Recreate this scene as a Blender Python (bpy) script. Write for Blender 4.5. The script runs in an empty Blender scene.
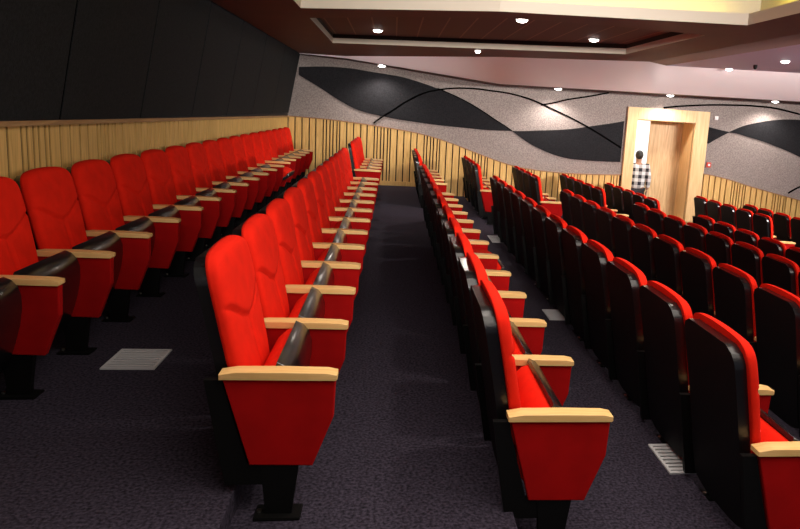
import bpy, bmesh, math, random
from mathutils import Vector, Matrix
random.seed(7)
sc = bpy.context.scene
COL = sc.collection
PI = math.pi

# ------------------------------------------------------------------ camera
cam_d = bpy.data.cameras.new('camera')
cam = bpy.data.objects.new('camera', cam_d); COL.objects.link(cam)
F, CX, CY = 680.36, 492.22, 237.61
TH, PS, RO = math.radians(10.18443), math.radians(8.72941), math.radians(3.56608)
fw = Vector((math.sin(PS)*math.cos(TH), math.cos(PS)*math.cos(TH), -math.sin(TH)))
rt = Vector((math.cos(PS), -math.sin(PS), 0)); up = rt.cross(fw)
r2 = math.cos(RO)*rt + math.sin(RO)*up; u2 = -math.sin(RO)*rt + math.cos(RO)*up
cam.matrix_world = Matrix(((r2.x, u2.x, -fw.x, 0), (r2.y, u2.y, -fw.y, 0), (r2.z, u2.z, -fw.z, 0), (0, 0, 0, 1)))
cam_d.sensor_width = 36; cam_d.lens = F*36/800
cam_d.shift_x = (400-CX)/800; cam_d.shift_y = (CY-264.5)/800
cam_d.clip_start = .05; cam_d.clip_end = 100
sc.camera = cam

# ------------------------------------------------------------------ world, exposure
w = bpy.data.worlds.new('world'); sc.world = w; w.use_nodes = True
w.node_tree.nodes['Background'].inputs[0].default_value = (.80, .78, .95, 1)
w.node_tree.nodes['Background'].inputs[1].default_value = .17
sc.view_settings.view_transform = 'Standard'; sc.view_settings.look = 'None'
sc.view_settings.gamma = 1; sc.view_settings.exposure = 0.0
try: sc.view_settings.use_curve_mapping = False
except Exception: pass

# ------------------------------------------------------------------ large area lights
def area(name, loc, rot, sx, sy, power, col, parent=None, spread=180):
    d = bpy.data.lights.new(name, 'AREA'); d.shape = 'RECTANGLE'; d.size = sx; d.size_y = sy
    d.energy = power; d.color = col; d.spread = math.radians(spread)
    o = bpy.data.objects.new(name, d); COL.objects.link(o); o.location = loc; o.rotation_euler = rot
    if parent: o.parent = parent
    return o
# stage-side house light and the cove over the camera
area('stage_light', (6.2, 3.2, 1.02), (0, math.radians(38), 0), 1.8, 6.0, 185, (1, .90, .80))
area('cove_light', (1.1, 1.6, .92), (0, 0, 0), 3.4, 3.4, 110, (1, .90, .80))
area('wall_fill', (8.6, 7.0, 1.0), (math.radians(84), 0, math.radians(38)), 2.0, .2, 330, (1, .92, .86), spread=120)  # added fill without a fitting, brightens the far wall and fascia
area('fascia_fill', (1.1, -1.1, .80), (math.radians(90), 0, 0), 3.0, .2, 70, (1, .92, .86), spread=50)  # added fill behind the camera, no real lamp, lifts the fascia

# ------------------------------------------------------------------ materials
def mat(name, color, rough=.6, metal=0, bump=0, bscale=200, vary=0, vscale=60, sheen=0, emit=None, estr=0, stretch=None, spec=.5):
    m = bpy.data.materials.new(name); m.use_nodes = True
    nt = m.node_tree; b = nt.nodes['Principled BSDF']
    b.inputs['Base Color'].default_value = (*color, 1)
    b.inputs['Roughness'].default_value = rough; b.inputs['Metallic'].default_value = metal
    b.inputs['Specular IOR Level'].default_value = spec
    if sheen:
        b.inputs['Sheen Weight'].default_value = sheen
        b.inputs['Sheen Roughness'].default_value = .4
        b.inputs['Sheen Tint'].default_value = (*color, 1)
    if emit:
        b.inputs['Emission Color'].default_value = (*emit, 1); b.inputs['Emission Strength'].default_value = estr
    tc = nt.nodes.new('ShaderNodeTexCoord'); mp = nt.nodes.new('ShaderNodeMapping')
    nt.links.new(tc.outputs['Object'], mp.inputs[0])
    if stretch: mp.inputs['Scale'].default_value = stretch
    if vary:
        n = nt.nodes.new('ShaderNodeTexNoise'); n.inputs['Scale'].default_value = vscale; n.inputs['Detail'].default_value = 4
        nt.links.new(mp.outputs[0], n.inputs['Vector'])
        r = nt.nodes.new('ShaderNodeValToRGB')
        r.color_ramp.elements[0].position = .32; r.color_ramp.elements[1].position = .68
        r.color_ramp.elements[0].color = (*[max(0, c*(1-vary)) for c in color], 1)
        r.color_ramp.elements[1].color = (*[min(1, c*(1+vary)) for c in color], 1)
        nt.links.new(n.outputs[0], r.inputs[0]); nt.links.new(r.outputs[0], b.inputs['Base Color'])
    if bump:
        n = nt.nodes.new('ShaderNodeTexNoise'); n.inputs['Scale'].default_value = bscale; n.inputs['Detail'].default_value = 3
        nt.links.new(mp.outputs[0], n.inputs['Vector'])
        k = nt.nodes.new('ShaderNodeBump'); k.inputs['Strength'].default_value = bump; k.inputs['Distance'].default_value = .004
        nt.links.new(n.outputs[0], k.inputs['Height']); nt.links.new(k.outputs[0], b.inputs['Normal'])
    return m

def wood(name, dark, light, axis='z', scale=6, rough=.45, knots=.0):
    m = bpy.data.materials.new(name); m.use_nodes = True
    nt = m.node_tree; b = nt.nodes['Principled BSDF']; b.inputs['Roughness'].default_value = rough
    tc = nt.nodes.new('ShaderNodeTexCoord'); mp = nt.nodes.new('ShaderNodeMapping')
    nt.links.new(tc.outputs['Object'], mp.inputs[0])
    s = {'z': (9, 9, .7), 'x': (.7, 9, 9), 'y': (9, .7, 9)}[axis]; mp.inputs['Scale'].default_value = s
    n = nt.nodes.new('ShaderNodeTexNoise'); n.inputs['Scale'].default_value = scale; n.inputs['Detail'].default_value = 5
    n.inputs['Distortion'].default_value = .6
    nt.links.new(mp.outputs[0], n.inputs['Vector'])
    r = nt.nodes.new('ShaderNodeValToRGB'); r.color_ramp.elements[0].position = .3; r.color_ramp.elements[1].position = .7
    r.color_ramp.elements[0].color = (*dark, 1); r.color_ramp.elements[1].color = (*light, 1)
    nt.links.new(n.outputs[0], r.inputs[0]); nt.links.new(r.outputs[0], b.inputs['Base Color'])
    return m

M = {}
M['red'] = mat('red_fabric', (.72, .015, .005), .85, bump=.25, bscale=500, vary=.08, vscale=12, spec=.08)
M['panel'] = mat('shaded_red_panel_fabric', (.34, .003, .003), .9, bump=.3, bscale=600, vary=.10, vscale=9, sheen=.1, spec=.1)  # darker red than the cushions: shade of camera-facing sides put in colour
M['shell'] = mat('black_plastic', (.004, .004, .0045), .30, bump=.15, bscale=900, spec=.35)
M['shellback'] = mat('black_grained_plastic', (.005, .005, .006), .6, bump=.3, bscale=700, spec=.12)
M['pan'] = mat('charcoal_plastic', (.006, .006, .0065), .28, bump=.1, bscale=900, spec=.5)
M['steel'] = mat('black_steel', (.003, .003, .003), .55, spec=.15)
M['bolt'] = mat('zinc_bolt', (.5, .48, .42), .3, metal=1)
M['arm'] = wood('maple_arm', (.72, .42, .14), (.88, .58, .24), 'x', 5, .4)
M['board'] = wood('pine_board', (.54, .32, .085), (.76, .48, .155), 'z', 5, .55)
M['cap'] = wood('cap_rail_wood', (.28, .14, .05), (.42, .24, .09), 'y', 5, .5)
M['capx'] = wood('cap_strip_wood', (.22, .10, .04), (.34, .17, .07), 'x', 5, .5)
M['door'] = wood('oak_veneer', (.46, .27, .11), (.72, .50, .26), 'z', 3.2, .5)
M['frame'] = wood('door_frame_oak', (.66, .42, .17), (.82, .57, .28), 'z', 3, .5)
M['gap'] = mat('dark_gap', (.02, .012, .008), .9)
M['fabric'] = mat('grey_wall_fabric', (.27, .232, .215), .95, bump=.5, bscale=110, vary=.30, vscale=45, spec=.1)
M['black'] = mat('black_acoustic_fabric', (.012, .012, .014), .9, bump=.5, bscale=180, vary=.5, vscale=60, spec=.2)
M['leftblack'] = mat('black_panel_fabric', (.010, .011, .012), .85, bump=.5, bscale=120, vary=.4, vscale=50, spec=.25)
for k_ in ('shell', 'pan'):
    b_ = M[k_].node_tree.nodes['Principled BSDF']; b_.inputs['Coat Weight'].default_value = .7; b_.inputs['Coat Roughness'].default_value = .16
M['seam'] = mat('black_seam', (.001, .001, .001), 1, spec=0)
M['carpet'] = mat('purple_carpet', (.034, .028, .042), .95, bump=1.0, bscale=90, vary=.65, vscale=75, spec=.1)
M['ceil'] = mat('maroon_brown_ceiling', (.16, .062, .052), .6, vary=.05, vscale=2, spec=.3)
M['tile'] = None
M['fascia'] = mat('pale_pink_plaster', (.93, .84, .87), .6)
M['lip'] = mat('cream_plaster', (.58, .52, .42), .6)
M['white'] = mat('white_plaster', (.85, .85, .84), .7)
M['vent'] = mat('pale_grey_vent_metal', (.60, .60, .61), .5)
M['lens'] = mat('lamp_lens', (1, 1, 1), .5, emit=(1, .96, .90), estr=16)
M['ring'] = mat('lamp_ring', (.75, .74, .72), .4)
M['led'] = mat('yellow_led_strip', (1, .9, .5), .5, emit=(1, .84, .10), estr=14)
M['alarm'] = mat('red_alarm_plastic', (.6, .05, .03), .5)
M['switch'] = mat('white_plastic', (.8, .8, .8), .5)
M['skin'] = mat('skin', (.36, .19, .12), .6)
M['hair'] = mat('black_hair', (.012, .010, .010), .6, bump=.6, bscale=200)
M['trouser'] = mat('dark_trousers', (.015, .014, .018), .85)
M['shoe'] = mat('black_shoe', (.01, .01, .01), .4)

def plaid():
    m = bpy.data.materials.new('plaid_shirt'); m.use_nodes = True
    nt = m.node_tree; b = nt.nodes['Principled BSDF']; b.inputs['Roughness'].default_value = .9
    tc = nt.nodes.new('ShaderNodeTexCoord'); sx = nt.nodes.new('ShaderNodeSeparateXYZ'); nt.links.new(tc.outputs['Object'], sx.inputs[0])
    def stripe(o, k):
        a = nt.nodes.new('ShaderNodeMath'); a.operation = 'MULTIPLY'; a.inputs[1].default_value = k; nt.links.new(o, a.inputs[0])
        s = nt.nodes.new('ShaderNodeMath'); s.operation = 'SINE'; nt.links.new(a.outputs[0], s.inputs[0])
        g = nt.nodes.new('ShaderNodeMath'); g.operation = 'GREATER_THAN'; g.inputs[1].default_value = 0; nt.links.new(s.outputs[0], g.inputs[0])
        return g.outputs[0]
    a = stripe(sx.outputs[0], 42); c = stripe(sx.outputs[2], 42)
    add = nt.nodes.new('ShaderNodeMath'); add.operation = 'ADD'; nt.links.new(a, add.inputs[0]); nt.links.new(c, add.inputs[1])
    h = nt.nodes.new('ShaderNodeMath'); h.operation = 'MULTIPLY'; h.inputs[1].default_value = .5; nt.links.new(add.outputs[0], h.inputs[0])
    r = nt.nodes.new('ShaderNodeValToRGB'); r.color_ramp.elements[0].color = (.70, .70, .70, 1); r.color_ramp.elements[1].color = (.015, .015, .02, 1)
    nt.links.new(h.outputs[0], r.inputs[0]); nt.links.new(r.outputs[0], b.inputs['Base Color'])
    return m
M['plaid'] = plaid()

def tiles():
    m = bpy.data.materials.new('brown_ceiling_tiles'); m.use_nodes = True
    nt = m.node_tree; b = nt.nodes['Principled BSDF']; b.inputs['Roughness'].default_value = .7
    tc = nt.nodes.new('ShaderNodeTexCoord'); br = nt.nodes.new('ShaderNodeTexBrick')
    nt.links.new(tc.outputs['Object'], br.inputs['Vector'])
    br.offset = 0; br.inputs['Color1'].default_value = (.15, .062, .050, 1); br.inputs['Color2'].default_value = (.135, .055, .045, 1)
    br.inputs['Mortar'].default_value = (.30, .15, .12, 1); br.inputs['Scale'].default_value = 1
    br.inputs['Mortar Size'].default_value = .010; br.inputs['Brick Width'].default_value = .3; br.inputs['Row Height'].default_value = 40
    nt.links.new(br.outputs[0], b.inputs['Base Color'])
    return m
M['tile'] = tiles()

# ------------------------------------------------------------------ helpers
def obj(name, bm, m, parent=None, smooth=False, loc=None):
    me = bpy.data.meshes.new(name)
    bmesh.ops.recalc_face_normals(bm, faces=bm.faces)
    bm.to_mesh(me); bm.free()
    if m: me.materials.append(m)
    if smooth:
        for p in me.polygons: p.use_smooth = True
        if smooth == 'sharp': me.set_sharp_from_angle(angle=math.radians(32))
    o = bpy.data.objects.new(name, me); COL.objects.link(o)
    if parent: o.parent = parent
    if loc: o.location = loc
    return o
def struct(name, bm, m, parent=None, smooth=False):
    o = obj(name, bm, m, parent, smooth)
    if not parent: o['kind'] = 'structure'
    return o
def tag(o, label, cat, group=None, kind=None):
    o['label'] = label; o['category'] = cat
    if group: o['group'] = group
    if kind: o['kind'] = kind
    return o
def thing(name, label, cat, loc=(0, 0, 0), rotz=0, group=None):
    o = bpy.data.objects.new(name, None); o.empty_display_size = .1; COL.objects.link(o)
    o.location = loc; o.rotation_euler = (0, 0, rotz)
    return tag(o, label, cat, group)
def box(bm, x0, x1, y0, y1, z0, z1, bev=0):
    v = [bm.verts.new(p) for p in ((x0,y0,z0),(x1,y0,z0),(x1,y1,z0),(x0,y1,z0),(x0,y0,z1),(x1,y0,z1),(x1,y1,z1),(x0,y1,z1))]
    fs = [bm.faces.new([v[i] for i in f]) for f in ((0,3,2,1),(4,5,6,7),(0,1,5,4),(1,2,6,5),(2,3,7,6),(3,0,4,7))]
    if bev:
        es = list({e for f in fs for e in f.edges})
        bmesh.ops.bevel(bm, geom=es, offset=bev, segments=2, affect='EDGES')
def poly(bm, pts):
    return bm.faces.new([bm.verts.new(p) for p in pts])
def prism(bm, pts, y0, y1):            # xz outline extruded along y
    a = [bm.verts.new((x, y0, z)) for x, z in pts]; b = [bm.verts.new((x, y1, z)) for x, z in pts]
    bm.faces.new(a); bm.faces.new(b[::-1])
    n = len(pts)
    for i in range(n): bm.faces.new((a[i], a[(i+1) % n], b[(i+1) % n], b[i]))
def cyl(bm, c, r, h, seg=24, r2=None):
    bmesh.ops.create_cone(bm, cap_ends=True, segments=seg, radius1=r, radius2=r if r2 is None else r2, depth=h, matrix=Matrix.Translation(c))
def rounded_extrude(bm, prof, y0, y1, r, steps=3):   # xz profile along y with softened ends
    cx = sum(p[0] for p in prof)/len(prof); cz = sum(p[1] for p in prof)/len(prof)
    span = max(math.hypot(p[0]-cx, p[1]-cz) for p in prof)
    sl = []
    for i in range(steps+1):
        a = PI/2*i/steps; sl.append((y0 + r*(1-math.sin(a)), r*(1-math.cos(a))))
    sl = sl[::-1]; sl2 = [(y1-(y-y0), d) for y, d in sl[::-1]]
    rings = []
    for y, d in sl + sl2:
        ring = []
        for x, z in prof:
            l = math.hypot(x-cx, z-cz); k = max(.2, 1-d/l)
            ring.append(bm.verts.new((cx+(x-cx)*k, y, cz+(z-cz)*k)))
        rings.append(ring)
    n = len(prof)
    for a, b in zip(rings, rings[1:]):
        for i in range(n): bm.faces.new((a[i], a[(i+1) % n], b[(i+1) % n], b[i]))
    bm.faces.new(rings[0]); bm.faces.new(rings[-1][::-1])
def slab(bm, nu, nv, yz, xc, dfront, dback):         # pillow: yz(u,v) outline, xc(z) spine, offsets front and back
    us = [math.sin(PI/2*(-1+2*i/nu)) for i in range(nu+1)]; vs = [.5+.5*math.sin(PI/2*(-1+2*j/nv)) for j in range(nv+1)]
    f = []; b = []
    for v in vs:
        rf = []; rb = []
        for u in us:
            y, z = yz(u, v)
            rf.append(bm.verts.new((xc(z)+dfront(u, v), y, z))); rb.append(bm.verts.new((xc(z)-dback(u, v), y, z)))
        f.append(rf); b.append(rb)
    for j in range(nv):
        for i in range(nu):
            bm.faces.new((f[j][i], f[j][i+1], f[j+1][i+1], f[j+1][i])); bm.faces.new((b[j][i+1], b[j][i], b[j+1][i], b[j+1][i+1]))
    for i in range(nu):
        bm.faces.new((f[0][i+1], f[0][i], b[0][i], b[0][i+1])); bm.faces.new((f[nv][i], f[nv][i+1], b[nv][i+1], b[nv][i]))
    for j in range(nv):
        bm.faces.new((f[j][0], f[j+1][0], b[j+1][0], b[j][0])); bm.faces.new((f[j+1][nu], f[j][nu], b[j][nu], b[j+1][nu]))

# ------------------------------------------------------------------ rows: tip x, floor z
YF = 14.04                         # far wall
P = .594
TIP = dict(A=-1.490, B=-.170, C=.889, D=1.875, E=2.895, F=3.98, G=4.96, I=6.74, J=7.93)
FLOOR = dict(A=-1.44, B=-1.535, C=-1.695, D=-1.800, E=-1.943, F=-2.085, G=-2.225, I=-2.36, J=-2.50)

# floor: carpeted terraces
bm = bmesh.new()
prof = [(-2.06, FLOOR['A'])]
keys = 'ABCDEFGIJ'
for a, b in zip(keys, keys[1:]):
    x = TIP[b]-.37
    prof += [(x, FLOOR[a]), (x, FLOOR[b])]
prof.append((13, FLOOR['J']))
prof += [(13, -3.0), (-2.06, -3.0)]
prism(bm, prof, -1.5, YF)
struct('floor', bm, M['carpet'])

# far wall with grey fabric and door opening
DX0, DX1, DZ = 5.09, 6.384, .10
DF = FLOOR['I']
bm = bmesh.new()
box(bm, -2.2, DX0, YF, YF+.12, -3.0, 1.3)
box(bm, DX1, 13, YF, YF+.12, -3.0, 1.3)
box(bm, DX0, DX1, YF, YF+.12, DZ, 1.3)
struct('wall_far', bm, M['fabric'])

# left wall: lower timber backing
bm = bmesh.new(); box(bm, -2.20, -2.062, -1.5, YF, -3.0, -.21)
struct('wall_left', bm, M['gap'])
# left wall: upper leaning black panels
def lx(z): return -2.05+(z+.215)*.185
bm = bmesh.new()
ys = [-1.5, .2, 1.75, 3.2, 4.62, 6.0, 7.45, 8.95, 10.5, 12.2, YF]
for a, b in zip(ys, ys[1:]):
    v = [(lx(-.2), a+.013, -.2), (lx(-.2), b-.013, -.2), (lx(.96), b-.013, .96), (lx(.96), a+.013, .96)]
    q = [(x-.05, y, z) for x, y, z in v]
    V = [bm.verts.new(p) for p in v]; Q = [bm.verts.new(p) for p in q]
    bm.faces.new(V); bm.faces.new(Q[::-1])
    for i in range(4): bm.faces.new((V[i], V[(i+1) % 4], Q[(i+1) % 4], Q[i]))
struct('wall_left_upper', bm, M['leftblack'])
bm = bmesh.new()
V = [bm.verts.new(p) for p in ((lx(-.2)-.006, -1.5, -.2), (lx(-.2)-.006, YF, -.2), (lx(1)-.006, YF, 1), (lx(1)-.006, -1.5, 1))]
bm.faces.new(V)
struct('wall_left_backing', bm, M['seam'])

# board patterns
def board_widths():
    while True:
        for k in (.135, .135, .14, .125, .145): yield k
        for k in (.06, .07, .06, .075, .055): yield k
def boards_left():
    bm = bmesh.new(); g = board_widths(); y = -1.5
    while y < YF-.06:
        wd = next(g); y1 = min(y+wd, YF-.055)
        t = -.216-.0065*(y+wd/2-3.8)
        box(bm, -2.061, -2.054, y+.010, y1-.010, FLOOR['A'], t)
        y += wd
    return bm
struct('trim_left_wainscot', boards_left(), M['board'])
bm = bmesh.new()
a, b = -1.5, YF-.01
za, zb = -.216-.0065*(a-3.8), -.216-.0065*(b-3.8)
V = [[bm.verts.new((x, y, zz+dz)) for x, dz in ((-2.075, 0), (-2.02, 0), (-2.02, .028), (-2.075, .028))] for y, zz in ((a, za), (b, zb))]
for i in range(4): bm.faces.new((V[0][i], V[0][(i+1) % 4], V[1][(i+1) % 4], V[1][i]))
bm.faces.new(V[0]); bm.faces.new(V[1][::-1])
struct('trim_left_cap_rail', bm, M['cap'])

WT = [(-2.2, -.268), (-1.25, -.294), (-.35, -.365), (.54, -.470), (1.2, -.630), (1.8, -.825), (2.45, -1.01), (3.1, -1.095), (3.9, -1.120), (4.80, -1.094), (6.0, -1.0), (6.69, -.985), (7.3, -1.08), (7.84, -1.212), (9.08, -1.47), (11, -1.85), (13, -2.1)]
def wtop(x):
    for i, ((xa, za), (xb, zb)) in enumerate(zip(WT, WT[1:])):
        if x <= xb:
            t = (x-xa)/(xb-xa)
            m0 = (zb-WT[max(i-1, 0)][1])/(xb-WT[max(i-1, 0)][0]); j = min(i+2, len(WT)-1)
            m1 = (WT[j][1]-za)/(WT[j][0]-xa); h = xb-xa
            return (2*t**3-3*t*t+1)*za+(t**3-2*t*t+t)*h*m0+(-2*t**3+3*t*t)*zb+(t**3-t*t)*h*m1
    return WT[-1][1]
def boards_far(x0, x1):
    bm = bmesh.new(); g = board_widths(); x = x0
    while x < x1-.02:
        wd = next(g); xe = min(x+wd, x1)
        a, b = x+.012, xe-.012
        if b > a+.01:
            pts = [(a, -3.0), (b, -3.0), (b, wtop(b)), (a, wtop(a))]
            prism(bm, pts, YF-.05, YF-.012)
        x += wd
    return bm
def ribbon(x0, x1, fn, th, y0, y1, step=.12):
    bm = bmesh.new(); n = max(1, int((x1-x0)/step)); rings = []
    for i in range(n+1):
        x = x0+(x1-x0)*i/n; z = fn(x)
        rings.append([bm.verts.new(p) for p in ((x, y0, z), (x, y1, z), (x, y1, z+th), (x, y0, z+th))])
    for r, s in zip(rings, rings[1:]):
        for i in range(4): bm.faces.new((r[i], r[(i+1) % 4], s[(i+1) % 4], s[i]))
    bm.faces.new(rings[0]); bm.faces.new(rings[-1][::-1])
    return bm
def backing(x0, x1):
    bm = bmesh.new(); n = 30
    for i in range(n):
        a = x0+(x1-x0)*i/n; b = x0+(x1-x0)*(i+1)/n
        prism(bm, [(a, -3), (b, -3), (b, wtop(b)), (a, wtop(a))], YF-.012, YF-.002)
    return bm
struct('trim_far_wainscot_1', boards_far(-2.05, 4.85), M['board'])
struct('trim_far_wainscot_2', boards_far(6.71, 13), M['board'])
struct('trim_far_backing_1', backing(-2.05, 4.86), M['gap'])
struct('trim_far_backing_2', backing(6.70, 13), M['gap'])
struct('trim_far_cap_1', ribbon(-2.05, 4.86, wtop, .02, YF-.06, YF), M['capx'])
struct('trim_far_cap_2', ribbon(6.70, 13, wtop, .02, YF-.06, YF), M['capx'])
bm = bmesh.new()
box(bm, TIP['B']-.3, TIP['C']-.39, YF-.085, YF-.05, FLOOR['B'], FLOOR['B']+.09, .004)
struct('baseboard_far', bm, M['board'])

# wave panels and inlaid lines, given as points on the far wall (x, z)
def ray(px, py):
    d = fw + r2*((px-CX)/F) - u2*((py-CY)/F); return d
def onw(pts):                              # survey points of the wall pattern, converted to wall metres
    out = []
    for px, py in pts:
        d = ray(px, py); t = YF/d.y; out.append((d.x*t, d.z*t))
    return out
def smooth(pts, n=6):
    out = []
    for i in range(len(pts)-1):
        p0 = pts[max(i-1, 0)]; p1 = pts[i]; p2 = pts[i+1]; p3 = pts[min(i+2, len(pts)-1)]
        for k in range(n):
            t = k/n
            out.append(tuple(.5*((2*p1[j])+(-p0[j]+p2[j])*t+(2*p0[j]-5*p1[j]+4*p2[j]-p3[j])*t*t+(-p0[j]+3*p1[j]-3*p2[j]+p3[j])*t**3) for j in (0, 1)))
    out.append(pts[-1]); return out
def wave(top, bot):
    bm = bmesh.new(); t = smooth(top); b = smooth(bot)
    def at(c, x):
        for (xa, za), (xb, zb) in zip(c, c[1:]):
            if xa <= x <= xb: return za+(zb-za)*(x-xa)/(xb-xa+1e-9)
        return c[-1][1] if x > c[-1][0] else c[0][1]
    x0 = t[0][0]; x1 = t[-1][0]; n = 48; rings = []
    for i in range(n+1):
        x = x0+(x1-x0)*i/n; zt = at(t, x); zb = min(at(b, x), zt-.002)
        rings.append([bm.verts.new(p) for p in ((x, YF-.018, zb), (x, YF-.018, zt), (x, YF-.001, zt), (x, YF-.001, zb))])
    for r, s in zip(rings, rings[1:]):
        for i in range(4): bm.faces.new((r[i], r[(i+1) % 4], s[(i+1) % 4], s[i]))
    bm.faces.new(rings[0]); bm.faces.new(rings[-1][::-1])
    return bm
def line(pts, wd=.028):
    c = smooth(pts, 5); bm = bmesh.new(); rings = []
    for i, (x, z) in enumerate(c):
        xa, za = c[max(i-1, 0)]; xb, zb = c[min(i+1, len(c)-1)]; l = math.hypot(xb-xa, zb-za)
        nx, nz = -(zb-za)/l*wd/2, (xb-xa)/l*wd/2
        rings.append([bm.verts.new(p) for p in ((x-nx, YF-.024, z-nz), (x+nx, YF-.024, z+nz), (x+nx, YF, z+nz), (x-nx, YF, z-nz))])
    for r, s in zip(rings, rings[1:]):
        for i in range(4): bm.faces.new((r[i], r[(i+1) % 4], s[(i+1) % 4], s[i]))
    bm.faces.new(rings[0]); bm.faces.new(rings[-1][::-1])
    return bm
w1t = onw([(299, 67), (320, 66.5), (334, 67), (352, 68.5), (370, 71.6), (388, 74.5), (406, 78), (437.5, 88.5), (469, 103), (496, 120), (512, 131)])
w1b = onw([(299, 75), (309, 81), (320.5, 88), (334, 97), (347.5, 105), (358, 110), (370, 113.5), (392.5, 118.4), (415, 122), (437, 125), (460, 127.4), (486, 130), (512, 131)])
tag(obj('wave_panel', wave(w1t, w1b), M['black']), 'long black leaf shaped acoustic panel on the grey far wall, leftmost', 'wall panel', 'black wave panels on the far wall')
w2t = onw([(512, 131), (524, 131), (536.5, 130.5), (554, 130), (572.5, 128.8), (595, 125.6), (610, 123.5), (624, 121)])
w2b = onw([(512, 131), (520, 137), (527.5, 142.3), (536, 147), (545.5, 151.5), (556, 155.5), (568, 158.5), (581, 160), (595, 161), (610, 161.7), (622, 162)])
tag(obj('wave_panel', wave(w2t, w2b), M['black']), 'black curved acoustic panel widening towards the left side of the door', 'wall panel', 'black wave panels on the far wall')
w3t = onw([(708.5, 127), (718, 129.5), (729, 132)]); w3b = onw([(708.5, 143.5), (718, 138), (729, 132.3)])
tag(obj('wave_panel', wave(w3t, w3b), M['black']), 'small black triangular panel touching the right side of the door frame', 'wall panel', 'black wave panels on the far wall')
w4t = onw([(729, 132), (738, 128), (748, 124.6), (764, 121.5), (780, 119.7), (800, 120), (830, 124), (860, 132)]); w4b = onw([(729, 132.3), (738, 134), (748, 137), (760, 140.5), (772, 145), (786, 150.5), (800, 157), (830, 172), (860, 188)])
tag(obj('wave_panel', wave(w4t, w4b), M['black']), 'black curved acoustic panel at the right end of the far wall', 'wall panel', 'black wave panels on the far wall')
for k, (pts, wd) in enumerate((
    ([(373.6, 123), (382, 117), (392.5, 110.5), (403, 103.5), (415, 97), (426, 92.5), (437.5, 90), (448, 88.7), (460, 88.2), (476, 88.8), (491.5, 90.8), (507, 93), (523, 97), (536, 101.5), (550, 108), (568, 116.5), (586, 126), (604, 137), (621, 148)], .03),
    ([(541, 105), (555, 102.5), (568, 99.5), (588, 96.5), (608.5, 92.8)], .03),
    ([(663.5, 107.8), (676, 106.5), (690, 105.7), (714, 104.9), (743, 105.4), (757, 106.3), (772, 107.8), (786, 110.8), (800, 114.4)], .035),
    ([(788, 193), (794, 189.5), (800, 186.6), (812, 182)], .03),
    ([(512, 131), (505, 126), (496, 120.3), (483, 111.5), (469, 103), (453, 95), (437.5, 88.4)][::-1], .02))):
    struct('trim_%d' % (k+1), line(onw(pts), wd), M['seam'])

# ------------------------------------------------------------------ ceiling
ZC = .93
HX0, HX1 = -.95, 3.10
CF = [(HX0, 7.27), (.92, 6.38), (HX1, 5.95)]                       # far edge of the near cove
RN = [(HX0, 8.03), (.03, 7.33), (1.1, 6.74), (2.1, 6.70), (HX1, 6.80)]   # near edge of the recess
def cove_far(x): return CF[0][1] if x < 0 else CF[-1][1]
def rec_near(x): return RN[0][1] if x < 0 else RN[-1][1]
def rec_far(x): return 10.94-(x+.95)*.42
T = [(-1.80, 13.70, ZC), (-.93, 13.52, ZC), (1.66, 11.2, ZC), (3.75, 10.06, ZC)]
bm = bmesh.new()
def q(*p): poly(bm, [(x, y, ZC) for x, y in p])
q((-1.80, -1.5), (HX0, -1.5), (HX0, rec_far(HX0)), (-1.80, rec_far(HX0)))
q((HX1, -1.5), (3.75, -1.5), (3.75, rec_far(HX1)), (HX1, rec_far(HX1)))
q(*CF, *RN[::-1])
q((HX0, rec_far(HX0)), (HX1, rec_far(HX1)), (3.75, rec_far(HX1)), T[3][:2], T[2][:2], T[1][:2], T[0][:2], (-1.80, rec_far(HX0)))
q((HX0, -1.5), (HX1, -1.5), (HX1, -.6), (HX0, -.6))
# slope up to the higher ceiling on the stage side
Z2 = 1.13
poly(bm, [(3.75, -1.5, ZC), (5.1, -1.5, Z2), (5.1, 12.75, Z2), (3.75, 10.06, ZC)])
struct('ceiling', bm, M['ceil'])
bm = bmesh.new()
poly(bm, [(5.1, -1.5, Z2), (13, -1.5, Z2), (13, 12.0, Z2), (7.5, 12.2, Z2), (5.1, 12.75, Z2)])
M['bluec'] = mat('bluish_lit_ceiling', (.50, .42, .60), .6)  # violet base raised to stand for lamp light on this ceiling
struct('ceiling_stage_side', bm, M['bluec'])
# sloping fascia down to a soffit along the far wall
TT = [(-1.80, 13.62, ZC-.005), (-.93, 13.50, ZC-.005), (1.66, 11.2, ZC), (3.75, 10.06, ZC), (5.1, 12.75, Z2), (7.5, 12.2, Z2), (13, 12.0, Z2)]
BB = [(-1.80, 13.62, .920), (-.93, 13.50, .885), (2.007, 13.3, .60), (3.6, 13.3, .615), (5.1, 13.3, .63), (8.287, 13.3, .666), (13, 13.3, .70)]
bm = bmesh.new()
tv = [bm.verts.new(p) for p in TT]; bv = [bm.verts.new(p) for p in BB]
for i in range(6): bm.faces.new((tv[i], tv[i+1], bv[i+1], bv[i]))
struct('ceiling_fascia', bm, M['fascia'], None, True)
bm = bmesh.new()
bv = [bm.verts.new(p) for p in BB]; wv = [bm.verts.new((p[0], YF, p[2])) for p in BB]
for i in range(6): bm.faces.new((bv[i], bv[i+1], wv[i+1], wv[i]))
M['soff'] = mat('brown_soffit', (.10, .045, .035), .7)
struct('ceiling_soffit', bm, M['soff'])
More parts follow.
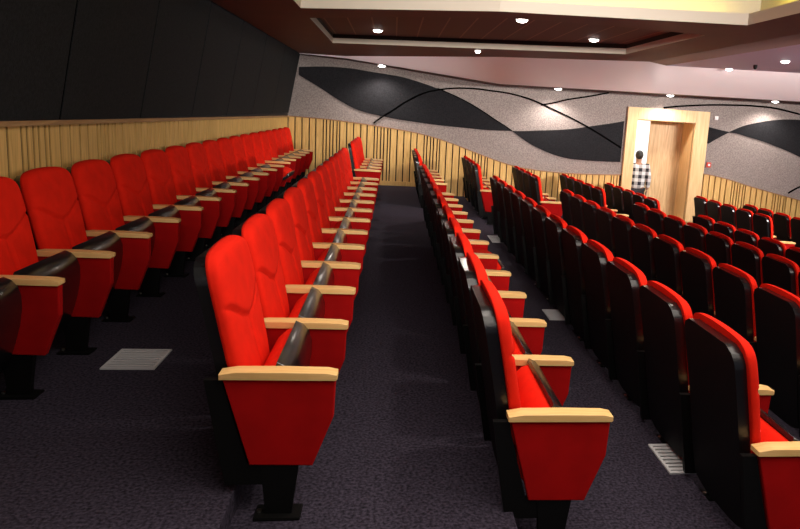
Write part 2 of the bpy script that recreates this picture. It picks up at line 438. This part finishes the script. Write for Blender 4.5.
# recess lips
def lips(pts, z0, z1, closed=True):
    bm = bmesh.new(); n = len(pts)
    for i in range(n if closed else n-1):
        a = pts[i]; b = pts[(i+1) % n]
        poly(bm, [(*a, z0), (*b, z0), (*b, z1), (*a, z1)])
    return bm
struct('trim_recess_lip', lips(RN + [(HX1, rec_far(HX1)), (HX0, rec_far(HX0))], ZC, ZC+.075), M['lip'])
struct('trim_recess_gap_shade', lips(RN + [(HX1, rec_far(HX1)), (HX0, rec_far(HX0))], ZC+.075, ZC+.13), M['gap'])  # flush face coloured dark to stand for the shade above the lip
bm = bmesh.new(); poly(bm, [(x, y, ZC+.13) for x, y in RN + [(HX1, rec_far(HX1)), (HX0, rec_far(HX0))]])
struct('ceiling_recess_panel', bm, M['tile'])
cp = [(HX0, -.6), (HX1, -.6), (HX1, CF[2][1]), CF[1], (HX0, CF[0][1])]
struct('trim_cove_lip', lips(cp, ZC, ZC+.10), M['lip'])
E_ = .22
co = [(HX0-E_, -.8), (HX1+E_, -.8), (HX1+E_, CF[2][1]+E_), (CF[1][0]+.06, CF[1][1]+E_), (HX0-E_, CF[0][1]+E_)]
bm = lips(co, ZC+.06, ZC+.32)
for i in range(5):
    a, b = cp[i], cp[(i+1) % 5]; c, d = co[(i+1) % 5], co[i]
    poly(bm, [(*a, ZC+.06), (*b, ZC+.06), (*c, ZC+.06), (*d, ZC+.06)])
struct('trim_cove_ledge', bm, M['lip'])
bm = bmesh.new(); poly(bm, [(*p, ZC+.32) for p in co])
struct('ceiling_cove_panel', bm, M['tile'])
def strip(name, a, b, lab):
    bm = bmesh.new(); d = Vector((b[0]-a[0], b[1]-a[1], 0)).normalized(); n = Vector((-d.y, d.x, 0))*.012
    A = Vector((*a, ZC+.075)); B = Vector((*b, ZC+.075)); A2 = A+Vector((0, 0, .015)); B2 = B+Vector((0, 0, .015))
    vs = [bm.verts.new(p) for p in (A-n, B-n, B+n, A+n, A2-n, B2-n, B2+n, A2+n)]
    for f in ((0, 3, 2, 1), (4, 5, 6, 7), (0, 1, 5, 4), (1, 2, 6, 5), (2, 3, 7, 6), (3, 0, 4, 7)): bm.faces.new([vs[i] for i in f])
    tag(obj(name, bm, M['led']), lab, 'light strip')
strip('led_strip', (HX0+.1, CF[0][1]+.06), (CF[1][0]-.02, CF[1][1]+.11), 'yellow light strip on the near cove ledge, far side, left length')
strip('led_strip', (CF[1][0]+.04, CF[1][1]+.10), (HX1-.1, CF[2][1]+.11), 'yellow light strip on the near cove ledge, far side, right length')
strip('led_strip', (HX1+.10, 0), (HX1+.10, cove_far(HX1)-.1), 'yellow light strip hidden on the ledge of the near ceiling cove, right side')

# ------------------------------------------------------------------ downlights
def downlight(x, y, z, label, power, cat='ceiling light', grp=None, spot=True, ang=100, col=(1, .90, .78), r=.075):
    t = thing('downlight', label, cat, (x, y, z), 0, grp)
    bm = bmesh.new(); cyl(bm, (0, 0, -.006), r, .012, 28); obj('trim_ring', bm, M['ring'], t, False)
    bm = bmesh.new(); bmesh.ops.create_uvsphere(bm, u_segments=24, v_segments=12, radius=1, matrix=Matrix.Translation((0, 0, -.014)) @ Matrix.Diagonal((r*.80, r*.80, .026, 1))); obj('lens', bm, M['lens'], t, True)
    d = bpy.data.lights.new('downlight_beam', 'SPOT'); d.energy = power; d.spot_size = math.radians(ang); d.spot_blend = .7
    d.shadow_soft_size = .06; d.color = col
    o = bpy.data.objects.new('downlight_beam', d); COL.objects.link(o); o.parent = t; o.location = (0, 0, -.12)
    return t
g1 = 'downlights in the brown recess'
downlight(-.257, 9.85, ZC+.13, 'round downlight in the tiled ceiling recess, leftmost of three', 60, grp=g1)
downlight(1.36, 7.68, ZC+.13, 'round downlight in the tiled ceiling recess, middle and brightest of three', 60, grp=g1)
downlight(2.55, 8.93, ZC+.13, 'round downlight in the tiled ceiling recess, rightmost of three', 60, grp=g1)
downlight(1.20, 10.35, ZC, 'small downlight in the brown strip beyond the recess', 60, r=.05, ang=172)
g2 = 'downlights in the lavender ceiling'
downlight(6.2, 12.4, Z2, 'round downlight in the bluish-lit ceiling above the door side, left of two', 50, grp=g2)
downlight(6.1, 10.35, Z2, 'round downlight in the bluish-lit ceiling, right of two', 50, grp=g2)
g3 = 'wall washing downlights in the far soffit'
names3 = ['leftmost of four, above the long black panel', 'second of four, above the crossing black lines', 'third of four, above the door', 'rightmost of four, beyond the door']
for (x, z), nm in zip(((-.26, .815), (3.25, .612), (5.62, .636), (7.95, .660)), names3):
    downlight(x, 13.66, z, 'small soffit downlight, '+nm, 75, grp=g3, ang=150, r=.085, col=(1, .90, .82))
# the same fittings over the rest of the hall
for x, y, z, pw, lb in ((2.55, 4.4, ZC+.32, 60, 'round downlight in the yellow lit cove, above the fifth row'), (1.1, 3.1, ZC+.32, 60, 'round downlight in the yellow lit cove, above the third row'),
        (6.1, 7.6, Z2, 70, 'round bluish-lit ceiling downlight nearest the camera, level with the pair by the door'), (8.4, 9.6, Z2, 60, 'round bluish-lit ceiling downlight towards the stage, nearer the door wall'),
        (8.4, 6.5, Z2, 60, 'round bluish-lit ceiling downlight towards the stage, farther from the door wall')):
    downlight(x, y, z, lb, pw, grp='downlights over the rest of the hall')
bm = bmesh.new(); cyl(bm, (0, 0, -.02), .035, .04, 20); bmesh.ops.create_uvsphere(bm, u_segments=16, v_segments=8, radius=.03, matrix=Matrix.Translation((0, 0, -.045)))
tag(obj('smoke_detector', bm, M['steel'], None, True, (6.15, 11.35, Z2)), 'small dark ceiling sensor between the two bluish-lit ceiling downlights', 'sensor')

# ------------------------------------------------------------------ door, frame, outside
bm = bmesh.new()
y0, y1 = YF-.06, YF+.02
box(bm, 4.864, DX0, y0, y1, DF, .35, .006); box(bm, DX1, 6.692, y0, y1, DF, .35, .006); box(bm, DX0, DX1, y0, y1, DZ, .35, .006)
df = struct('door_1', bm, M['frame'])
bm = bmesh.new()
box(bm, DX0-.03, DX0+.012, YF+.015, YF+.60, DF, DZ); box(bm, DX1-.012, DX1+.03, YF+.015, YF+.60, DF, DZ); box(bm, DX0-.03, DX1+.03, YF+.015, YF+.60, DZ-.012, DZ+.03)
obj('jamb', bm, M['frame'], df)
bm = bmesh.new(); box(bm, 5.62, DX1, YF+.54, YF+.585, DF+.01, DZ, .003)
leaf = obj('leaf', bm, M['door'], df)
bm = bmesh.new(); box(bm, 5.66, 5.69, YF+.50, YF+.54, DF+.95, DF+1.15, .004); obj('handle', bm, M['steel'], leaf)
# open leaf, swung outwards
bm = bmesh.new(); box(bm, DX0+.002, DX0+.045, YF+.60, YF+1.20, DF+.01, DZ, .003)
obj('leaf', bm, M['door'], df)
# landing and pale daylit lobby beyond
bm = bmesh.new(); box(bm, 3.8, 9.5, YF+.12, YF+3.6, -3.0, DF)
struct('floor_lobby', bm, M['white'])
bm = bmesh.new(); box(bm, 3.8, 9.5, YF+3.5, YF+3.6, DF, 1.5); box(bm, 9.4, 9.5, YF+.12, YF+3.5, DF, 1.5); box(bm, 3.8, 3.9, YF+.12, YF+3.5, DF, 1.5)
struct('wall_lobby', bm, M['white'])
bm = bmesh.new(); box(bm, 3.8, 9.5, YF+.12, YF+3.6, 1.5, 1.55)
struct('ceiling_lobby', bm, M['white'])
area('lobby_daylight', (6.4, YF+1.6, 1.4), (math.radians(-20), 0, 0), 3, 1.6, 300, (1, 1, 1))

# alarm and switch
bm = bmesh.new(); box(bm, -.05, .05, -.05, 0, -.055, .055, .008)
al = obj('alarm_box', bm, M['alarm'], None, False, (6.80, YF, -.775)); tag(al, 'small red alarm call box on the grey wall right of the door', 'alarm')
bm = bmesh.new(); box(bm, -.022, .022, -.056, -.048, -.022, .022, .002); obj('glass_window', bm, M['switch'], al)
bm = bmesh.new(); box(bm, -.04, .04, -.03, 0, -.04, .04, .005)
tag(obj('sensor_box', bm, M['switch'], None, False, (6.86, YF, .235)), 'small white box high on the grey wall right of the door', 'sensor')

# ------------------------------------------------------------------ floor vents
def vent(x, y, z, label, w_=.27, l_=.30):
    t = thing('floor_vent', label, 'vent', (x, y, z), 0, 'floor vents in the carpet')
    bm = bmesh.new()
    h = .008
    box(bm, -w_/2, w_/2, -l_/2, -l_/2+.02, 0, h); box(bm, -w_/2, w_/2, l_/2-.02, l_/2, 0, h)
    box(bm, -w_/2, -w_/2+.015, -l_/2+.02, l_/2-.02, 0, h); box(bm, w_/2-.015, w_/2, -l_/2+.02, l_/2-.02, 0, h)
    obj('vent_frame', bm, M['vent'], t)
    bm = bmesh.new(); n = 7
    for i in range(n):
        yy = -l_/2+.025+(l_-.05)*(i+.5)/n
        box(bm, -w_/2+.015, w_/2-.015, yy-.011, yy+.011, .001, .007)
    obj('vent_slats', bm, M['vent'], t)
    bm = bmesh.new(); box(bm, -w_/2+.01, w_/2-.01, -l_/2+.01, l_/2-.01, 0, .0012); obj('vent_throat', bm, M['seam'], t)
vent(-1.345, 3.79, FLOOR['A'], 'pale grey slatted floor vent in front of the left wall row')
vent(1.50, 3.09, FLOOR['C'], 'pale grey floor vent half under the fourth row, nearest the camera', .17)
vent(1.485, 5.62, FLOOR['C'], 'small pale floor vent beside the fourth row, middle distance', .21)
vent(1.485, 9.2, FLOOR['C'], 'pale floor vent beside the fourth row, next to the cross aisle', .21, .5)

# ------------------------------------------------------------------ chair parts (x forward, y along the row, z up); shifted to the chair's middle
OX, OY = .25, -P/2
def shift(bm): bmesh.ops.translate(bm, verts=bm.verts, vec=(OX, OY, 0)); return bm
def spine(z):                      # back plane of the cushion
    t = (z-.40)
    return -.368-.165*t-.05*t*t
W2 = .262; YC = P/2
def cushion_mesh():
    bm = bmesh.new()
    def yz(u, v):
        w_ = W2*(.87+.13*math.sin(min(1, v*1.5)*PI/2))
        w_ *= 1-.045*max(0, (v-.86)/.14)**2
        zt = .990-.018*u*u-.045*abs(u)**10
        zb = .385+.02*abs(u)**10
        return YC+w_*u, zb+(zt-zb)*v
    def df(u, v):
        e = ((1-abs(u)**12)*(1-abs(2*v-1)**22))
        d = .008+.042*max(0, e)**.45
        vs_ = .51+.21*abs(u)**1.4                              # curved seam under the head section
        k = 1/(1+math.exp(-(v-vs_)/.008))
        d += .007*k*(1-u**4)*math.sin(min(1, max(0, (1.02-v)/.30))*PI/2)
        d += .010*math.exp(-((v-.22)/.16)**2)*(1-u*u)
        g = math.exp(-((v-vs_)/.013)**2)*(1-abs(u)**14)
        g2 = math.exp(-((u)/.035)**2)*max(0, min(1, (vs_-v)/.03))
        return d-.024*g-.018*g2
    slab(bm, 44, 64, yz, spine, df, lambda u, v: .004)
    return shift(bm)
def shell_mesh():
    bm = bmesh.new(); w0 = .240
    def yz(u, v):
        w_ = w0*(1-.05*(1-v))
        w_ -= .022*max(0, (v-.955)/.045)
        zt = .955-.024*max(0, (abs(u)-.80)/.20)
        zb = .14+.03*abs(u)**4
        return YC+w_*u, zb+(zt-zb)*v
    def db(u, v):
        return .048-.022*max(0, (.30-v)/.30)**1.5
    def xs(z):
        return spine(z) if z > .4 else -.368+(.40-z)*.10
    slab(bm, 14, 26, yz, lambda z: xs(z)-.005, lambda u, v: 0, db)
    return shift(bm)
def seat_prof():
    c = [(-.12, .006), (-.12, .070), (-.09, .108), (-.02, .124), (.08, .124), (.145, .110), (.190, .082), (.206, .056), (.196, .030), (.17, .012), (.10, .006), (.0, .006)]
    p_ = [(-.215, .0), (.0, .0), (.10, .0), (.165, .006), (.200, .030), (.212, .060), (.232, .058), (.226, .024), (.203, -.008), (.165, -.030), (.11, -.044), (.03, -.052), (-.06, -.050), (-.18, -.038), (-.215, -.015)]
    return c, p_
def seat_meshes(angle, px=-.225, pz=.350):
    ca, sa = math.cos(angle), math.sin(angle)
    out = []
    for k, pr in enumerate(seat_prof()):
        pts = [(px+s*ca-t*sa, pz+s*sa+t*ca) for s, t in pr]
        bm = bmesh.new()
        rounded_extrude(bm, pts, .040 if k else .046, P-(.040 if k else .046), .005 if k else .020, 3)
        out.append(shift(bm))
    return out
def arm_mesh():
    bm = bmesh.new()
    pts = [(-.415, .549), (-.004, .547), (.0, .551), (-.001, .568), (-.035, .575), (-.20, .579), (-.36, .577), (-.415, .568)]
    rounded_extrude(bm, pts, -.034, .034, .004, 2)
    return shift(bm)
def panel_mesh():
    bm = bmesh.new()
    pts = [(-.405, .548), (-.312, .212), (-.085, .206), (-.012, .400), (-.007, .548)]
    rounded_extrude(bm, pts, -.022, .022, .006, 2)
    return shift(bm)
def pedestal_mesh():
    bm = bmesh.new()
    prism(bm, [(-.275, .215), (-.255, .011), (-.160, .011), (-.135, .215)], -.016, .016)
    prism(bm, [(-.47, .540), (-.41, .540), (-.322, .215), (-.26, .215), (-.26, .13), (-.40, .13), (-.43, .30)], -.013, .013)   # side plate that carries the back
    return shift(bm)
def foot_mesh():
    bm = bmesh.new(); box(bm, -.295, -.125, -.05, .05, 0, .011, .003); return shift(bm)
def bolts_mesh():
    bm = bmesh.new(); cyl(bm, (-.280, 0, .014), .009, .010, 8)
    return shift(bm)
def build_chair(down=False, far_end=False):
    t = thing('auditorium_chair', '', 'chair', (0, -50, 0))
    obj('backrest', cushion_mesh(), M['red'], t, True)
    sh = obj('back_shell', shell_mesh(), M['shell'], t, 'sharp'); sh.data.materials.append(M['shellback'])
    for p in sh.data.polygons:                    # grained flat back, smooth glossy rim
        if p.normal.x < -.75: p.material_index = 1
    c, s = (seat_meshes(math.radians(4), -.16, .385) if down else seat_meshes(math.radians(76)))
    so = obj('seat', c, M['red'], t, True); obj('seat_pan', s, M['pan'], so, 'sharp')
    obj('armrest', arm_mesh(), M['arm'], t, 'sharp'); obj('side_panel', panel_mesh(), M['panel'], t, False)
    p = obj('pedestal', pedestal_mesh(), M['steel'], t)
    obj('foot_plate', foot_mesh(), M['steel'], p); obj('bolt', bolts_mesh(), M['bolt'], p)
    if far_end:
        for nm, f_, mm, sm in (('armrest', arm_mesh, 'arm', 'sharp'), ('side_panel', panel_mesh, 'panel', False), ('pedestal', pedestal_mesh, 'steel', False)):
            b = f_(); bmesh.ops.translate(b, verts=b.verts, vec=(0, P, 0)); obj(nm, b, M[mm], t, sm)
    return t
proto = {(d, e): None for d in (0, 1) for e in (0, 1)}
used = set()
def copy_tree(o, parent=None):
    c = o.copy(); COL.objects.link(c)
    if parent: c.parent = parent
    for ch in [x for x in o.children]: copy_tree(ch, c)
    return c
for k in ((False, False), (True, False), (False, True)): proto[k] = build_chair(*k)
def place(x, y, z, label, group, down=False, end=False):
    k = (down, end)
    if k not in used: used.add(k); t = proto[k]
    else: t = copy_tree(proto[k])
    t.location = (x-OX, y-OY, z); t['label'] = label; t['category'] = 'chair'; t['group'] = group
    return t
ORD = ['first', 'second', 'third', 'fourth', 'fifth', 'sixth', 'seventh', 'eighth', 'ninth', 'tenth', 'eleventh', 'twelfth', 'thirteenth', 'fourteenth', 'fifteenth', 'sixteenth', 'seventeenth', 'eighteenth', 'nineteenth']
ROWN = dict(A='row along the left wall', B='second row from the left wall', C='third row from the left wall', D='fourth row from the left wall',
            E='fifth row from the left wall', F='sixth row from the left wall', G='seventh row from the left wall', I='row just right of the door', J='second row right of the door')
P_A = .594
# row A runs unbroken to the far wall
for i in range(-1, 17):
    dn = (i == 11)
    lab = ('red seat folded down, ' if dn else 'red tip-up chair, ') + ORD[i+1]+' from the camera, '+ROWN['A']
    place(TIP['A'], 3.308+i*P, FLOOR['A'], lab, 'red chairs in the '+ROWN['A'], dn, i == 16)
# main block
start = dict(B=(2.433, 0), C=(2.418, 0), D=(2.322, 0), E=(2.322, 1), F=(2.322, 3), G=(2.322, 6))
for r in 'BCDEFG':
    y0, i0 = start[r]
    for i in range(i0, 12):
        dn = (r == 'C' and i == 5)
        if r in 'BCD': lab = ORD[i]+' from the camera, '+ROWN[r]
        else: lab = ORD[11-i]+' from the cross aisle, '+ROWN[r]
        lab = ('folded-down red seat, ' if dn else 'red chair, ')+lab+', main block'
        place(TIP[r], y0+i*P, FLOOR[r], lab, 'main block chairs in the '+ROWN[r], dn, i == 11)
# far block beyond the cross aisle
far = dict(B=(10.88, 4), C=(10.90, 4), D=(11.15, 4), E=(11.10, 4), F=(10.93, 5), G=(10.93, 5), I=(10.40, 5), J=(10.55, 5))
for r in far:
    y0, n = far[r]
    for i in range(n):
        lab = 'red chair, '+ORD[n-1-i]+' from the far wall, '+ROWN[r]+', far block'
        place(TIP[r], y0+i*P, FLOOR[r], lab, 'far block chairs in the '+ROWN[r], False, i == n-1)

# ------------------------------------------------------------------ person in the doorway
def skin_body(name, pts, edges, rad, m, parent=None, sub=2):
    me = bpy.data.meshes.new(name); me.from_pydata(pts, edges, []); me.materials.append(m)
    o = bpy.data.objects.new(name, me); COL.objects.link(o)
    if parent: o.parent = parent
    md = o.modifiers.new('skin', 'SKIN'); md.use_smooth_shade = True
    for i, r in enumerate(rad):
        v = me.skin_vertices[0].data[i]; v.radius = r if isinstance(r, tuple) else (r, r); v.use_root = (i == 0)
    s = o.modifiers.new('sub', 'SUBSURF'); s.levels = sub; s.render_levels = sub
    return o
pr = thing('person', 'person in a black and white plaid shirt standing in the doorway, seen from behind', 'person', (5.36, YF+.36, DF), math.radians(-12))
H = 1.0
body_pts = [(0, 0, .98), (0, 0, 1.15), (0, 0, 1.34), (0, .0, 1.46), (0, .01, 1.53), (0, .02, 1.60), (0, .02, 1.71),
            (-.10, 0, .93), (-.11, .01, .50), (-.115, -.02, .10), (-.12, .12, .04),
            (.10, 0, .93), (.11, .01, .50), (.115, -.02, .10), (.12, .12, .04),
            (-.17, 0, 1.43), (-.23, -.01, 1.16), (-.24, .06, .93),
            (.17, 0, 1.43), (.23, -.01, 1.16), (.24, .06, .93)]
body_e = [(0, 1), (1, 2), (2, 3), (3, 4), (4, 5), (5, 6), (0, 7), (7, 8), (8, 9), (9, 10), (0, 11), (11, 12), (12, 13), (13, 14), (3, 15), (15, 16), (16, 17), (3, 18), (18, 19), (19, 20)]
body_r = [(.15, .10), (.14, .095), (.165, .105), (.12, .08), .055, .075, (.075, .09), .085, .058, .042, (.045, .03), .085, .058, .042, (.045, .03), .055, .042, .030, .055, .042, .030]
skin_body('body', body_pts, body_e, body_r, M['skin'], pr)
shirt_pts = [(0, 0, .92), (0, 0, 1.14), (0, 0, 1.36), (0, 0, 1.50), (-.185, 0, 1.47), (-.245, -.01, 1.18), (-.250, .05, .98), (.185, 0, 1.47), (.245, -.01, 1.18), (.250, .05, .98)]
skin_body('shirt', shirt_pts, [(0, 1), (1, 2), (2, 3), (3, 4), (4, 5), (5, 6), (3, 7), (7, 8), (8, 9)],
          [(.20, .14), (.19, .13), (.21, .14), (.14, .10), .080, .066, .050, .080, .066, .050], M['plaid'], pr)
tr_pts = [(0, 0, .96), (-.10, 0, .90), (-.11, .01, .50), (-.115, -.02, .09), (.10, 0, .90), (.11, .01, .50), (.115, -.02, .09)]
skin_body('trousers', tr_pts, [(0, 1), (1, 2), (2, 3), (0, 4), (4, 5), (5, 6)], [(.165, .115), .10, .075, .062, .10, .075, .062], M['trouser'], pr)
for s in (-1, 1):
    skin_body('shoe', [(s*.117, -.03, .045), (s*.12, .06, .042), (s*.125, .15, .035)], [(0, 1), (1, 2)], [(.048, .045), (.05, .04), (.042, .032)], M['shoe'], pr)
bm = bmesh.new()
bmesh.ops.create_uvsphere(bm, u_segments=24, v_segments=16, radius=1, matrix=Matrix.Translation((0, .005, 1.70)) @ Matrix.Diagonal((.088, .105, .105, 1)))
for v in list(bm.verts):
    if v.co.y > .06 and v.co.z < 1.72: v.co.y = .06+(v.co.y-.06)*.3
obj('hair', bm, M['hair'], pr, True)
for s in (-1, 1):
    # palm with four fingers and a thumb, relaxed
    bx_, by_, bz_ = s*.243, .062, .93
    pts = [(bx_, by_, bz_), (bx_, by_+.01, bz_-.06)]; ed = [(0, 1)]; rd = [(.024, .030), (.020, .036)]
    for k in range(4):
        yy = by_-.022+.022*k; L = (.062, .075, .080, .070)[k]
        i = len(pts); pts += [(bx_, yy, bz_-.085), (bx_-s*.006, yy+.002, bz_-.085-L*.5), (bx_-s*.018, yy+.004, bz_-.085-L)]
        ed += [(1, i), (i, i+1), (i+1, i+2)]; rd += [.0095, .0088, .0075]
    i = len(pts); pts += [(bx_-s*.008, by_+.045, bz_-.050), (bx_-s*.014, by_+.056, bz_-.090)]; ed += [(1, i), (i, i+1)]; rd += [.011, .009]
    skin_body('hand', pts, ed, rd, M['skin'], pr, 1)
